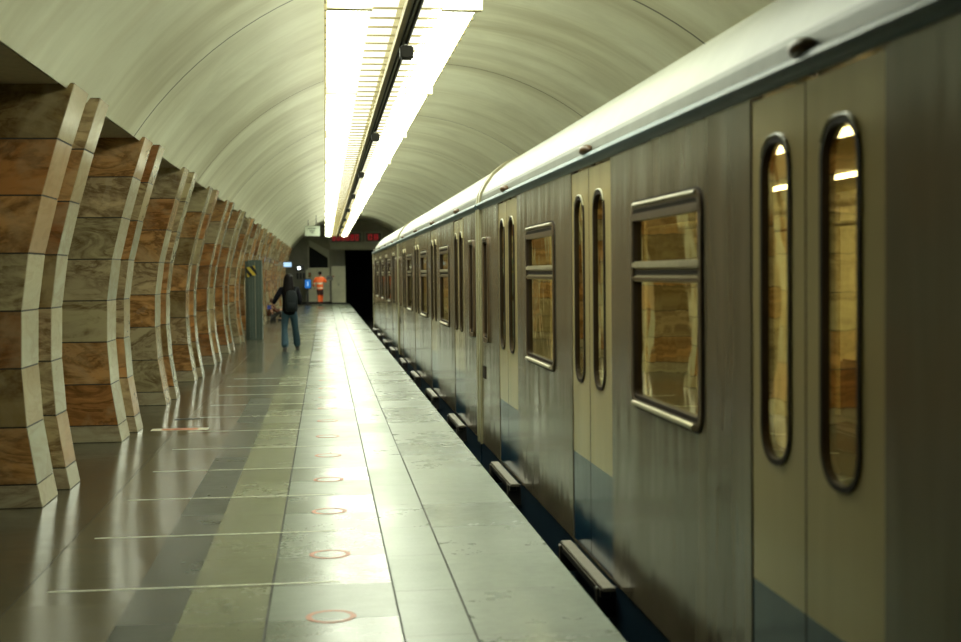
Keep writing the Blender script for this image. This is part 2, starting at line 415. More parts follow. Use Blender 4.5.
# ------------------------------------------------------------------ marble pillars
PR = [(0, -2.03), (.17, -2.062), (.58, -2.125), (1.0, -2.152), (1.41, -2.143), (1.82, -2.087), (2.23, -1.985), (2.63, -1.870), (3.025, -1.742)]
rng = random.Random(3)
def tileq(mb, q, m, tid, d, gap=.006):
    """one slab: quad q pushed along d out of the core, shrunk by the joint gap, with edges"""
    q = [Vector(p) for p in q]; c = sum(q, Vector())/4; d = Vector(d)*.006
    o = []
    for i, p in enumerate(q):
        e1 = (q[(i+1) % 4]-p).normalized(); e0 = (q[(i-1) % 4]-p).normalized(); o.append(p+(e1+e0)*gap)
    mb.loft([[p-d for p in o], o], m, tid=tid)
def column_block(mb_by_course, xoff, ya, yb, xb, front=True, back=False, side='m', m=None, corex=.006):
    for i in range(len(PR)-1):
        (z0, x0), (z1, x1) = PR[i], PR[i+1]; x0 += xoff; x1 += xoff
        mb = mb_by_course(i)
        mm = M['plinth'] if i == 0 else m
        k = .006
        mb.loft([[(xb, y, z0), (x0-k, y, z0), (x1-k, y, z1), (xb, y, z1)] for y in (ya+k, yb-k)], M['grout'])
        if front: tileq(mb, [(xb, ya, z0), (x0, ya, z0), (x1, ya, z1), (xb, ya, z1)], mm, rng.random(), (0, -1, 0))
        if side: tileq(mb, [(x0, ya, z0), (x0, yb, z0), (x1, yb, z1), (x1, ya, z1)], M['ribmarble'] if side == 'rib' else mm, rng.random(), (1, 0, 0))
        if back: tileq(mb, [(xb, yb, z0), (x0, yb, z0), (x1, yb, z1), (xb, yb, z1)], mm, rng.random(), (0, 1, 0))
def make_pillar(y):
    org = (-2.8, y+.57, 0)
    t = empty('marble_pillar', org, 'x', 'pillar', 'marble pillars along the platform')
    sh, pl, rb = MB(), MB(), MB()
    sel = lambda i: pl if i == 0 else sh
    column_block(sel, 0, y, y+.57, -3.6, True, False, 'rib', M['marble'])
    column_block(sel, -.055, y+.57, y+.81, -3.6, False, False, 'm', M['marble'])
    column_block(lambda i: pl if i == 0 else rb, .045, y+.81, y+1.24, -2.35, True, True, 'rib', M['marble'])
    column_block(sel, -.3, y+.81, y+1.24, -3.6, False, True, None, M['marble'])
    sh.build('shaft', t, org, fix=True); rb.build('rib', t, org); pl.build('plinth', t, org)
    return t
PY0, PP = 9.79, 3.76
first = make_pillar(PY0)
descr = ['orange-brown marble pillar with pale ribs, cut by the photo edge, largest of the row']
for k in range(-3, 17):
    y = PY0+PP*k
    if k == 0: o = first
    else: o = dup(first); o.location = (-2.8, y+.57, 0)
    if k < 0: o['label'] = 'marble pillar mirrored in the train windows, %s behind the first one in the frame' % ORD[-k-1]
    elif k == 0: o['label'] = 'brown marble pillar with pale ribs, largest and first of the row along the platform'
    elif k == 6: o['label'] = 'marble pillar just before the teal metal column, seventh of the row from the camera'
    elif k == 16: o['label'] = 'narrowest marble pillar, last of the row beside the far end wall'
    else: o['label'] = 'leaning marble pillar with pale ribs, %s of the row counted from the camera' % ORD[k]

# ------------------------------------------------------------------ ceiling light fixtures
FY0, FL = 9.86, 4.6
def make_fixture(y0):
    org = (.61, y0+FL/2, 3.6)
    t = empty('ceiling_light', org, 'x', 'ceiling light', 'run of fluorescent lights over the platform')
    y1 = y0+FL-.03
    def trough(xa, xb, slope):
        mb = MB(); w = xb-xa
        pr = []
        n = 8
        for i in range(n+1):
            a = PI+PI*i/n; pr.append((xa+w/2+w/2*math.cos(a), 3.68+.105*math.sin(a)))
        pr += [(xb, 3.765), (xa, 3.765)]
        mb.loft([[(x, y, z) for x, z in pr] for y in (y0+.03, y1-.03)], M['lamp'] if xa < .5 else M['lampb'])
        return mb.build('diffuser', t, org, smooth=True)
    trough(.045, .37, 0); trough(.885, 1.175, 0)
    for xa, xb in ((.045, .37), (.885, 1.175)):
        mb = MB(); mb.box(xa+.02, xb-.02, y0+.03, y1-.03, 3.767, 3.775, M['uplight']); mb.build('upper_diffuser', t, org)
        for y in (y0+.014, y1-.03):
            mb = MB(); mb.box(xa-.004, xb+.004, y, y+.016, 3.572, 3.82, M['reflector']); mb.build('end_cap', t, org)
    mb = MB(); mb.box(.37, .885, y0, y1, 3.78, 3.80, M['reflector']); mb.build('reflector', t, org)
    for xa, xb in ((.38, .60), (.74, .875)):
        mb = MB(); mb.box(xa, xb, y0+.05, y1-.05, 3.74, 3.76, M['softlamp']); mb.build('louvre_lamp', t, org)
    mb = MB(); mb.box(.372, .90, y0+.19, y0+.199, 3.620, 3.636, M['slat']); sl = mb.build('slat', t, org)
    for i in range(1, 12):
        c = sl.copy(); COL.objects.link(c); c.location = (0, i*FL/12, 0)
    for xa, sg in ((.034, -1), (1.186, 1)):
        mb = MB(); mb.box(xa-.008, xa+.008, y0, y1, 3.80, 3.83, M['slat'])
        for i in range(15):
            y = y0+.10+i*.31; mb.box(xa-.010, xa+.010, y, y+.05, 3.65, 3.805, M['slat'])
        mb.build('bracket_rail', t, org)
    mb = MB(); mb.box(.600, .632, y0, y0+FL, 3.54, 3.60, M['tray']); mb.box(.632, .72, y0, y0+FL, 3.56, 3.60, M['slat'])
    mb.tube([(.70, y0, 3.555), (.70, y0+FL, 3.555)], .014, M['traydark']); mb.tube([(.66, y0, 3.553), (.66, y0+FL, 3.553)], .010, M['traydark'])
    mb.build('cable_tray', t, org)
    for yy in (y0+.8, y0+FL-.8):
        mb = MB(); mb.tube([(.61, yy, 3.80), (.61, yy, vault_z(.61)+.03)], .012, M['steel']); mb.build('hanger_rod', t, org)
    return t
ff = make_fixture(FY0)
for k in range(-1, 13):
    if k == 0: o = ff
    else: o = dup(ff); o.location = (.61, FY0+FL*k+FL/2, 3.6)
    if k == -1: o['label'] = 'fluorescent ceiling light cut off by the top edge of the photo'
    elif k == 12: o['label'] = 'last fluorescent ceiling light of the run, ending before the red displays'
    else: o['label'] = 'double-trough fluorescent ceiling light, %s whole one along the run from the camera' % ORD[k]
def speaker(y):
    org = (.69, y, 3.44); t = empty('loudspeaker', org, 'x', 'loudspeaker', 'small black loudspeakers under the cable tray')
    mb = MB(); mb.box(.64, .75, y-.08, y+.08, 3.42, 3.52, M['traydark']); mb.build('housing', t, org, bevel=.012)
    mb = MB(); mb.tube([(.69, y-.085, 3.47), (.69, y-.12, 3.462)], [.035, .05], M['traydark'], 12); mb.build('horn', t, org)
    mb = MB(); mb.box(.68, .70, y-.015, y+.015, 3.52, 3.575, M['steel']); mb.build('clamp', t, org)
    return t
sp = speaker(11.1)
for i in range(8):
    o = sp if i == 0 else dup(sp)
    o.location = (.69, 11.1+6.88*i, 3.44); o['label'] = 'small black loudspeaker clamped under the cable tray, %s from the camera' % ORD[i]

# ------------------------------------------------------------------ metro cars
SX = 1.53; XC = 2.90; CARL = 14.65
DOORS = [1.43+3.54*i for i in range(4)]         # local y of each door's start, width 1.17
def car_build(cab=False):
    org = (XC, 0, -1.1)
    t = empty('metro_car', org, 'x', 'metro car', 'cars of the stopped train')
    DW, DZ0, DZ1 = 1.17, -.03, 2.26
    wins = [(1.43+3.54*i+DW+.61, 1.43+3.54*i+DW+.61+1.25) for i in range(3)]
    ends = [(.36, .78), (CARL-.78, CARL-.36)]
    WZ = (.98, 1.985)
    hole = [(d, d+DW, DZ0, DZ1) for d in DOORS]+[(a+.03, b-.03, WZ[0]+.03, WZ[1]-.03) for a, b in wins]+[(a+.03, b-.03, WZ[0]+.03, WZ[1]-.03) for a, b in ends]
    ys = sorted({0.0, CARL}|{h[0] for h in hole}|{h[1] for h in hole}); zz = sorted({-.03, 2.28}|{h[2] for h in hole}|{h[3] for h in hole})
    def inside(y, z): return any(h[0] < y < h[1] and h[2] < z < h[3] for h in hole)
    for side, name in ((0, 'body_side'), (1, 'far_side')):
        mb = MB()
        fx = (lambda x: x) if not side else (lambda x: 2*XC-x)
        for i in range(len(ys)-1):
            for j in range(len(zz)-1):
                if not inside((ys[i]+ys[i+1])/2, (zz[j]+zz[j+1])/2):
                    for x in (SX, SX+.05):
                        mb.face([(fx(x), ys[i], zz[j]), (fx(x), ys[i+1], zz[j]), (fx(x), ys[i+1], zz[j+1]), (fx(x), ys[i], zz[j+1])], M['body'] if x == SX else M['inside'])
        for (a, b, c, d) in hole:
            for p, q in (((a, c), (b, c)), ((b, c), (b, d)), ((b, d), (a, d)), ((a, d), (a, c))):
                mb.face([(fx(SX), *p), (fx(SX), *q), (fx(SX+.05), *q), (fx(SX+.05), *p)], M['body'])
        mb.build(name, t, org, fix=False)
    # shared far side closures (one sheet of doors, one of glass)
    for d in DOORS:
        mb = MB(); mb.box(2*XC-SX-.06, 2*XC-SX-.03, d, d+DW, DZ0, DZ1, M['door']); mb.build('far_door', t, org)
    for a, b in wins+ends:
        mb = MB(); mb.box(2*XC-SX-.045, 2*XC-SX-.04, a, b, WZ[0], WZ[1], M['glass']); mb.build('far_pane', t, org)
    # ends, underframe, skirt
    mb = MB()
    for y in (0.0, CARL-.06):
        mb = MB(); mb.box(SX+.05, 2*XC-SX-.05, y, y+.06, -.03, 2.45, M['body']); mb.build('end_wall', t, org)
    mb = MB(); mb.box(SX+.02, 2*XC-SX-.02, .1, CARL-.1, -.45, -.08, M['slot']); mb.box(SX+.35, 2*XC-SX-.35, .8, 3.6, -1.1, -.45, M['slot']); mb.box(SX+.35, 2*XC-SX-.35, CARL-3.6, CARL-.8, -1.1, -.45, M['slot'])
    mb.build('underframe', t, org)
    mb = MB(); mb.box(SX+.005, SX+.03, .02, CARL-.02, -.36, -.03, M['skirt']); mb.build('skirt', t, org)
    mb = MB(); mb.box(SX+.05, 2*XC-SX-.05, .06, CARL-.06, -.08, -.01, M['infloor']); mb.build('cabin_floor', t, org)
    mb = MB(); mb.box(SX+.05, 2*XC-SX-.05, .06, CARL-.06, 2.28, 2.32, M['inside']); mb.build('cabin_ceiling', t, org)
    # cantrail, gutter, roof
    mb = MB()
    rp = [(SX+.0, 2.28), (SX+.012, 2.395), (SX+.02, 2.42), (SX+.06, 2.50), (SX+.14, 2.61), (SX+.27, 2.72), (SX+.50, 2.825), (SX+.87, 2.90), (XC, 2.94)]
    rp = rp+[(2*XC-x, z) for x, z in rp[:-1][::-1]]
    secs = [0.0, CARL] if not cab else [0.0, CARL-2.0, CARL-1.3, CARL-.8, CARL-.4, CARL-.12, CARL]
    def sq(y):
        if not cab or y < CARL-2.0: return 0
        u = (y-(CARL-2.0))/2.0; return 1-math.sqrt(max(0, 1-u*u*.9))
    loops = []
    for y in secs:
        k = sq(y); loops.append([(x+(XC-x)*k*.25*(1 if z > 2.5 else .3), y, 2.28+(z-2.28)*(1-k*.75)) for x, z in rp])
    nq = len(rp)
    for a, b in zip(loops[:-1], loops[1:]):
        for i in range(2, nq-3): mb.face([a[i], a[i+1], b[i+1], b[i]], M['roof'])
    for l in (loops[0], loops[-1]): mb.face(l, M['cant'])
    mb.build('roof', t, org, smooth=True)
    mb = MB()
    for a, b in zip(loops[:-1], loops[1:]):
        for i in (0, 1): mb.face([a[i], a[i+1], b[i+1], b[i]], M['cant'])
    mb.build('cantrail', t, org)
    mb = MB()
    for a, b in zip(loops[:-1], loops[1:]):
        for i in (nq-3, nq-2): mb.face([a[i], a[i+1], b[i+1], b[i]], M['cant'])
    mb.build('cantrail', t, org)
    mb = MB()
    gp = [(SX+.01, 2.262), (SX-.012, 2.268), (SX-.032, 2.285), (SX-.038, 2.305), (SX-.030, 2.325), (SX-.010, 2.338), (SX+.01, 2.342)]
    mb.loft([[(x, y, z) for x, z in gp] for y in (0.0, CARL)], M['gutter']); mb.build('gutter', t, org, smooth=True)
    for y in (0.0, CARL-.10):     # rounded beige end posts running over the roof
        mb = MB()
        ol = [(SX-.018, -.05), (SX-.018, 2.28)]+[(x-.018 if x < XC else x+.018, z+.018) for x, z in rp]+[(2*XC-SX+.018, 2.28), (2*XC-SX+.018, -.05)]
        il = [(SX+.04, -.05), (SX+.04, 2.28)]+[(x+(XC-x)*.03, z-.02) for x, z in rp]+[(2*XC-SX-.04, 2.28), (2*XC-SX-.04, -.05)]
        if cab and y > 1:
            ol = ol[:2]; il = il[:2]
        for i in range(len(ol)-1):
            a, b, c, d = ol[i], ol[i+1], il[i+1], il[i]
            mb.loft([[(p[0], yy, p[1]) for p in (a, b, c, d)] for yy in (y, y+.10)], M['post'])
        mb.build('corner_post', t, org)
    # doors
    def gasket(mb, a, b, c, d, r, x0, x1, w, m, n=6):
        o = rrect(a, b, c, d, r, n); i_ = rrect(a+w, b-w, c+w, d-w, max(.01, r-w), n)
        mb.loft([[(x1, *p) for p in o], [(x0, *p) for p in o], [(x0, *p) for p in i_], [(x1, *p) for p in i_]], m, caps=False)
    for d in DOORS:
        for s_ in (0, 1):
            a = d+.006+s_*.625; b = (a+.611 if s_ == 0 else d+DW-.008); x0, x1 = SX+.005, SX+.045
            n = 6
            wa, wb = (a+.140, a+.415) if s_ == 1 else (a+.180, a+.468)
            wz0, wz1 = .99, 2.09
            mb = MB(); inn = rrect(wa, wb, wz0, wz1, .115, n)
            # outer panel split into a beige and a blue field
            out = rectmap(a, b, .53, 2.25, n)
            for i in range(len(inn)):
                j = (i+1) % len(inn)
                mb.face([(x0, *out[i]), (x0, *out[j]), (x0, *inn[j]), (x0, *inn[i])], M['door'])
                mb.face([(x0, *inn[i]), (x0, *inn[j]), (x1, *inn[j]), (x1, *inn[i])], M['rubber'])
                mb.face([(x1, *out[i]), (x1, *out[j]), (x1, *inn[j]), (x1, *inn[i])], M['inside'])
            mb.face([(x0, a, -.02), (x0, b, -.02), (x0, b, .53), (x0, a, .53)], M['blue'])
            for yy in (a, b): mb.face([(x0, yy, -.02), (x1, yy, -.02), (x1, yy, 2.25), (x0, yy, 2.25)], M['rubber'])
            leaf = mb.build('door_leaf', t, org, fix=False)
            mb = MB(); gasket(mb, wa-.012, wb+.012, wz0-.012, wz1+.012, .127, x0-.008, x0+.02, .020, M['rubber'])
            mb.build('gasket', leaf, org)
            mb = MB()
            ar = rrect(wa-.018, wb+.018, wz0-.018, wz1+.018, .133, n)
            mb.tube([(x0-.006, *p) for p in ar[2:2*n]], .006, M['post'], 6); mb.build('bright_lip', leaf, org, smooth=True)
            mb = MB(); mb.face([(x0+.006, *p) for p in rrect(wa, wb, wz0, wz1, .115, n)], M['glass']); mb.build('pane', leaf, org)
        # step plate and roof lamp
        mb = MB(); mb.box(SX-.088, SX-.018, d-.14, d+DW-.02, -.058, -.035, M['step']); 
        mb.box(SX-.105, SX+.03, d-.05, d, -.22, -.055, M['slot']); mb.box(SX-.105, SX+.03, d+DW-.08, d+DW-.03, -.22, -.055, M['slot'])
        mb.box(SX-.09, SX-.03, d-.08, d+DW, -.10, -.055, M['slot'])
        mb.build('step', t, org, bevel=.004)
        yc = d+DW/2
        mb = MB(); mb.ball((SX-.010, yc+.02, 2.352), (.045, .080, .033), M['lampbrown']); mb.build('side_lamp', t, org, smooth=True)
    # windows
    for a, b in wins:
        mb = MB(); gasket(mb, a, b, WZ[0], WZ[1], .085, SX-.012, SX+.045, .034, M['frame'])
        mb.box(SX-.010, SX+.03, a+.03, b-.03, 1.93, 1.952, M['rubber']); mb.box(SX-.014, SX+.03, a+.03, b-.03, 1.895, 1.93, M['frame'])
        w = mb.build('window', t, org)
        mb = MB(); gasket(mb, a-.010, b+.010, WZ[0]-.010, WZ[1]+.010, .095, SX-.006, SX+.02, .022, M['rubber']); gasket(mb, a+.036, b-.036, WZ[0]+.036, WZ[1]-.036, .05, SX-.008, SX+.045, .020, M['rubber'])
        mb.build('gasket', w, org)
        mb = MB()
        mb.tube([(SX-.012, a+.07, WZ[1]-.012), (SX-.012, b-.07, WZ[1]-.012)], .011, M['lip']); mb.build('bright_lip', w, org, smooth=True); mb = MB(); mb.tube([(SX-.020, a+.08, WZ[0]+.018), (SX-.020, b-.08, WZ[0]+.018)], .013, M['lip'])
        mb.build('bright_lip', w, org, smooth=True)
        mb = MB(); mb.box(SX-.012, SX+.04, a+.03, b-.03, 1.66, 1.695, M['lip']); mb.box(SX-.004, SX+.04, a+.03, b-.03, 1.625, 1.66, M['rubber']); mb.box(SX-.012, SX+.04, a+.03, b-.03, 1.597, 1.625, M['frame'])
        mb.build('transom', w, org, bevel=.006)
        for z0, z1 in ((1.0, 1.60), (1.69, 1.90)):
            mb = MB(); mb.face([(SX+.012, a+.04, z0), (SX+.012, b-.04, z0), (SX+.012, b-.04, z1), (SX+.012, a+.04, z1)], M['glass']); mb.build('pane', w, org)
    for a, b in ends:
        mb = MB(); gasket(mb, a, b, WZ[0], WZ[1], .085, SX-.02, SX+.045, .045, M['frame']); w = mb.build('end_window', t, org)
        mb = MB(); gasket(mb, a+.04, b-.04, WZ[0]+.04, WZ[1]-.04, .05, SX-.006, SX+.045, .020, M['rubber']); mb.build('gasket', w, org)
        mb = MB(); mb.tube([(SX-.02, a+.08, WZ[1]-.012), (SX-.02, b-.08, WZ[1]-.012)], .012, M['lip']); mb.build('bright_lip', w, org)
        mb = MB(); mb.face([(SX+.012, a+.04, WZ[0]+.04), (SX+.012, b-.04, WZ[0]+.04), (SX+.012, b-.04, WZ[1]-.04), (SX+.012, a+.04, WZ[1]-.04)], M['glass']); mb.build('pane', w, org)
    mb = MB(); mb.box(SX-.008, SX+.01, CARL-.42, CARL-.24, .62, .74, M['rubber']); mb.build('vent_grille', t, org)
    # inside: lining benches, poles, lamps
    for a, b in wins:
        for xx, sgn in ((SX+.06, 1), (2*XC-SX-.06, -1)):
            mb = MB(); x2 = xx+sgn*.42; lo, hi = min(xx, x2), max(xx, x2)
            mb.box(lo, hi, a-.3, b+.3, .30, .45, M['seat']); bx = (xx, xx+sgn*.08)
            mb.box(min(bx), max(bx), a-.3, b+.3, .45, .92, M['seat']); mb.box(lo+.05, hi-.05, a-.25, b+.25, 0, .30, M['slot']); mb.build('bench', t, org, bevel=.02)
    for xx in (XC-.55, XC+.55):
        mb = MB(); mb.tube([(xx, .3, 1.95), (xx, CARL-.3, 1.95)], .018, M['rail']); mb.build('handrail', t, org)
        mb = MB(); mb.box(xx-.03, xx+.03, .6, CARL-.6, 2.255, 2.28, M['carlamp']); mb.build('cabin_lamp', t, org)
    for d in DOORS:
        for yy in (d-.12, d+DW+.12):
            for xx in (SX+.5, 2*XC-SX-.5):
                mb = MB(); mb.tube([(xx, yy, 0), (xx, yy, 2.28)], .017, M['rail']); mb.build('grab_pole', t, org, smooth=True)
    mb = MB(); mb.box(XC-.45, XC+.45, CARL, CARL+.10, .0, 2.0, M['rubber'])
    mb.box(XC-1.0, XC+1.0, CARL, CARL+.06, -.5, -.2, M['slot'])
    if not cab: mb.build('gangway', t, org)
    return t
CARY = 13.2-CARL
c1 = car_build(); c1.location = (XC, CARY, -1.1)
c1['label'] = 'grey-brown metro car with beige doors, the large one alongside the camera'
c2 = dup(c1); c2.location = (XC, CARY+CARL+.10, -1.1)
c2['label'] = 'middle metro car of the train, standing past the first beige car joint'
c3 = car_build(True); c3.location = (XC, CARY+2*(CARL+.10), -1.1)
c3['label'] = 'far metro car with rounded roof end, beside the dark tunnel mouth'

# rails
for i, xx in enumerate((XC-.78, XC+.70)):
    mb = MB(); mb.box(xx, xx+.07, YB+.1, YE+11, -1.15, -1.10, M['steel'])
    tag(mb.build('rail'), 'steel running rail under the train, %s' % ('platform side' if i == 0 else 'far side'), 'rail')

# ------------------------------------------------------------------ floor markings
def tape(i, y):
    mb = MB(); n = 14; pts = []
    r = random.Random(i)
    mb.box(-1.465, .05, y-.011, y+.011, .0005, .0015, M['white_tape'])
    tag(mb.build('floor_tape'), 'thin white tape line across the dark floor band, %s from the camera' % ORD[i], 'tape line', 'white tape lines on the floor')
for i in range(12): tape(i, 5.72+1.43*i)
def ring(i, y):
    mb = MB(); c = (.005, y); n = 40
    lo = lambda r, z: [(c[0]+r*math.cos(2*PI*k/n), c[1]+r*math.sin(2*PI*k/n), z) for k in range(n)]
    mb.loft([lo(.122, .0006), lo(.122, .0018), lo(.094, .0018), lo(.094, .0006)], M['red_print'], caps=False)
    o = mb.build('floor_sticker'); tag(o, 'round red-rimmed distance sticker on the pale stone, %s from the camera' % ORD[i], 'floor sticker', 'round red stickers on the floor')
    mb = MB(); mb.loft([lo(.094, .0005), lo(.094, .0012)], M['f_green']); mb.build('centre', o)
for i in range(13): ring(i, 4.98+1.44*i)
mb = MB(); mb.box(-1.87, -1.27, 14.46, 14.66, .0005, .0015, M['sticker_white']); o = mb.build('distance_sticker')
tag(o, 'long white-ended sticker with a red field, on the floor by the third pillar', 'floor sticker')
mb = MB(); mb.box(-1.76, -1.38, 14.48, 14.64, .0015, .0022, M['red_print']); mb.build('red_field', o)
mb = MB(); mb.box(-1.74, -1.45, 15.56, 15.62, -.001, .004, M['slot']); tag(mb.build('floor_slot'), 'short black slotted drain cover beyond the long sticker', 'drain cover')

# ------------------------------------------------------------------ things at the far end
def led(name, x0, x1, z0, z1, label, digits):
    org = ((x0+x1)/2, YE-.25, z0); t = empty(name, org, label, 'display')
    mb = MB(); mb.box(x0, x1, YE-.32, YE-.15, z0, z1, M['ledbox']); mb.build('housing', t, org, bevel=.01)
    mb = MB()
    segs = {'8': 'abcdefg', '0': 'abcdef', '1': 'bc', '4': 'fgbc', '3': 'abgcd', '2': 'abged', '7': 'abc', '5': 'afgcd'}
    w = (x1-x0-.2)/len(digits); h = (z1-z0)*.66; zb = z0+(z1-z0)*.17
    for i, ch in enumerate(digits):
        xa = x0+.1+w*i+w*.12; xb = xa+w*.66; yy = (YE-.33, YE-.325); th = .045
        S = dict(a=(xa, xb, zb+h-th, zb+h), d=(xa, xb, zb, zb+th), g=(xa, xb, zb+h/2-th/2, zb+h/2+th/2), f=(xa, xa+th, zb+h/2, zb+h), b=(xb-th, xb, zb+h/2, zb+h), e=(xa, xa+th, zb, zb+h/2), c=(xb-th, xb, zb, zb+h/2))
        for s_ in segs.get(ch, ''): mb.box(S[s_][0], S[s_][1], yy[0], yy[1], S[s_][2], S[s_][3], M['led'])
    mb.build('red_segments', t, org)
led('led_display', .30, 2.02, 3.42, 3.90, 'wide black display with red segments under the end of the ceiling lights', '808080')
led('led_clock', 2.28, 3.12, 3.44, 3.90, 'small black display with red digits above the train', '08')
mb = MB(); mb.box(2.22, 3.2, YE-.16, YE, 3.38, 3.98, M['beam']); mb.box(.24, 2.1, YE-.16, YE, 3.38, 3.98, M['beam'])
struct(mb, 'trim_4')

org = (-.52, 60, 3.34)
t = empty('hanging_sign', org, 'white rectangular sign hanging from the vault on two rods', 'sign')
mb = MB(); mb.box(-.855, -.195, 59.96, 60.04, 3.345, 3.80, M['signwhite']); b = mb.build('panel', t, org, bevel=.008)
mb = MB()
for z, xa, xb in ((3.66, -.74, -.36), (3.56, -.66, -.42), (3.48, -.60, -.48)): mb.box(xa, xb, 59.953, 59.96, z, z+.035, M['signtext'])
mb.build('marking', b, org)
for x in (-.71, -.36):
    mb = MB(); mb.tube([(x, 60, 3.80), (x, 60, vault_z(x)+.02)], .014, M['slot']); mb.build('rod', t, org)

org = (-1.42, 74.2, 1.92)
t = empty('wall_lamp', org, 'small round white lamp glowing on the far wall', 'lamp')
mb = MB(); mb.box(-1.60, -1.14, YE-.10, YE, 1.86, 2.14, M['phone']); mb.build('housing', t, org)
mb = MB(); mb.ball((-1.42, YE-.14, 2.0), (.075, .06, .075), M['lampwhite']); mb.build('bulb', t, org, smooth=True)
for i in range(3):
    x = -1.50+.17*i; org = (x, YE-.1, 1.36); t = empty('wall_telephone', org, ['dark wall telephone below the round lamp, next to the pillars', 'dark wall telephone, middle of the three', 'dark wall telephone nearest the blue panel'][i], 'telephone', 'telephones on the far wall')
    mb = MB(); mb.box(x-.06, x+.06, YE-.14, YE, 1.38, 1.72, M['phone']); mb.build('case', t, org, bevel=.01)
    mb = MB(); mb.tube([(x-.025, YE-.17, 1.44), (x-.025, YE-.185, 1.55), (x-.025, YE-.17, 1.66)], [.022, .014, .022], M['traydark']); mb.build('handset', t, org)
org = (-.94, 73.6, 0)
t = empty('call_point', org, 'emergency call column with a glowing blue panel on a dark post', 'call point')
mb = MB(); mb.box(-1.02, -.90, 73.55, 73.7, 0, .9, M['phone']); mb.build('post', t, org)
mb = MB(); mb.box(-1.13, -.74, 73.48, 73.72, .84, 1.40, M['phone']); hd = mb.build('head', t, org, bevel=.03)
mb = MB(); mb.box(-1.09, -.78, 73.47, 73.482, .89, 1.35, M['bluepanel']); mb.build('blue_panel', t, org, bevel=.01)
mb = MB(); mb.box(-.955, -.915, 73.46, 73.471, 1.0, 1.25, M['bluesign']); mb.build('white_mark', t, org)
org = (-.85, YE-.08, 1.45)
t = empty('notice_plate', org, 'small yellow and red notice on the far wall above the blue panel', 'notice')
mb = MB(); mb.box(-.92, -.76, YE-.085, YE-.065, 1.46, 1.74, M['tray']); mb.build('plate', t, org)
mb = MB(); mb.box(-.90, -.78, YE-.09, YE-.084, 1.62, 1.70, M['red_print']); mb.build('red_bar', t, org)

org = (-1.5, 55, 1.95)
t = empty('lit_sign', org, 'small glowing blue-white sign projecting from a distant pillar', 'sign')
mb = MB(); mb.box(-1.69, -1.33, 55, 55.08, 1.94, 2.16, M['phone']); mb.build('case', t, org)
mb = MB(); mb.box(-1.67, -1.35, 54.99, 55.0, 1.96, 2.14, M['bluesign']); mb.build('face', t, org)
mb = MB(); mb.box(-2.1, -1.69, 55.02, 55.06, 2.03, 2.07, M['steel']); mb.build('arm', t, org)

org = (-1.77, 34.5, 0)
t = empty('metal_column', org, 'tall teal-grey ribbed metal column standing between the pillars', 'metal column')
mb = MB(); mb.box(-1.95, -1.60, 34.4, 34.9, 0, 2.02, M['teal']); mb.build('case', t, org, bevel=.01)
for i in range(5):
    mb = MB(); x = -1.93+.075*i; mb.box(x, x+.022, 34.375, 34.40, .04, 1.98, M['steel'] if i == 2 else M['teal']); mb.build('rib', t, org)
mb = MB(); mb.box(-2.02, -1.95, 34.5, 34.85, 0, 2.0, M['teal']); mb.build('side_flange', t, org)
org = (-1.86, 34.33, 1.56)
mb = MB()
mb.loft([[(-1.86+.17*math.cos(a), y, 1.74+.17*math.sin(a)) for a in [PI/4+.25+k*PI/2 for k in range(4)]] for y in (34.33, 34.355)], M['stripes'])
o = mb.build('warning_sign', None, org); tag(o, 'square black and yellow striped warning plate on the teal metal column', 'sign')

# ------------------------------------------------------------------ people
def skin_part(name, chains, mats, parent, org, subs=2, matfn=None, extra=None):
    """chains: list of polylines [(x,y,z,r)...]; a chain starts at an existing point when coordinates coincide"""
    bm = bmesh.new(); lay = bm.verts.layers.skin.verify(); idx = {}
    def vert(p):
        k = tuple(round(c, 4) for c in p[:3])
        if k not in idx:
            v = bm.verts.new(p[:3]); rr = p[3]; v[lay].radius = (rr if not isinstance(rr, tuple) else rr[0], rr if not isinstance(rr, tuple) else rr[1]); v[lay].use_root = not idx; idx[k] = v
        return idx[k]
    for ch in chains:
        vs = [vert(p) for p in ch]
        for a, b in zip(vs[:-1], vs[1:]):
            if not bm.edges.get((a, b)): bm.edges.new((a, b))
    me = bpy.data.meshes.new(name+'_src'); bm.to_mesh(me); bm.free()
    tmp = bpy.data.objects.new('tmp', me); COL.objects.link(tmp)
    m = tmp.modifiers.new('s', 'SKIN'); m.use_smooth_shade = True
    m2 = tmp.modifiers.new('u', 'SUBSURF'); m2.levels = subs; m2.render_levels = subs
    dg = bpy.context.evaluated_depsgraph_get(); me2 = bpy.data.meshes.new_from_object(tmp.evaluated_get(dg))
    bpy.data.objects.remove(tmp); bpy.data.meshes.remove(me)
    bm = bmesh.new(); bm.from_mesh(me2)
    if extra:
        for e in extra: bm.from_mesh(e.data)
        for e in extra: bpy.data.objects.remove(e)
    bmesh.ops.translate(bm, verts=bm.verts, vec=-Vector((0, 0, 0)))
    bm.to_mesh(me2); bm.free(); me2.materials.clear()
    for q in mats: me2.materials.append(q)
    for p in me2.polygons:
        p.use_smooth = True; p.material_index = matfn(p.center) if matfn else 0
    me2.name = name
    o = bpy.data.objects.new(name, me2); COL.objects.link(o); o.parent = parent; return o
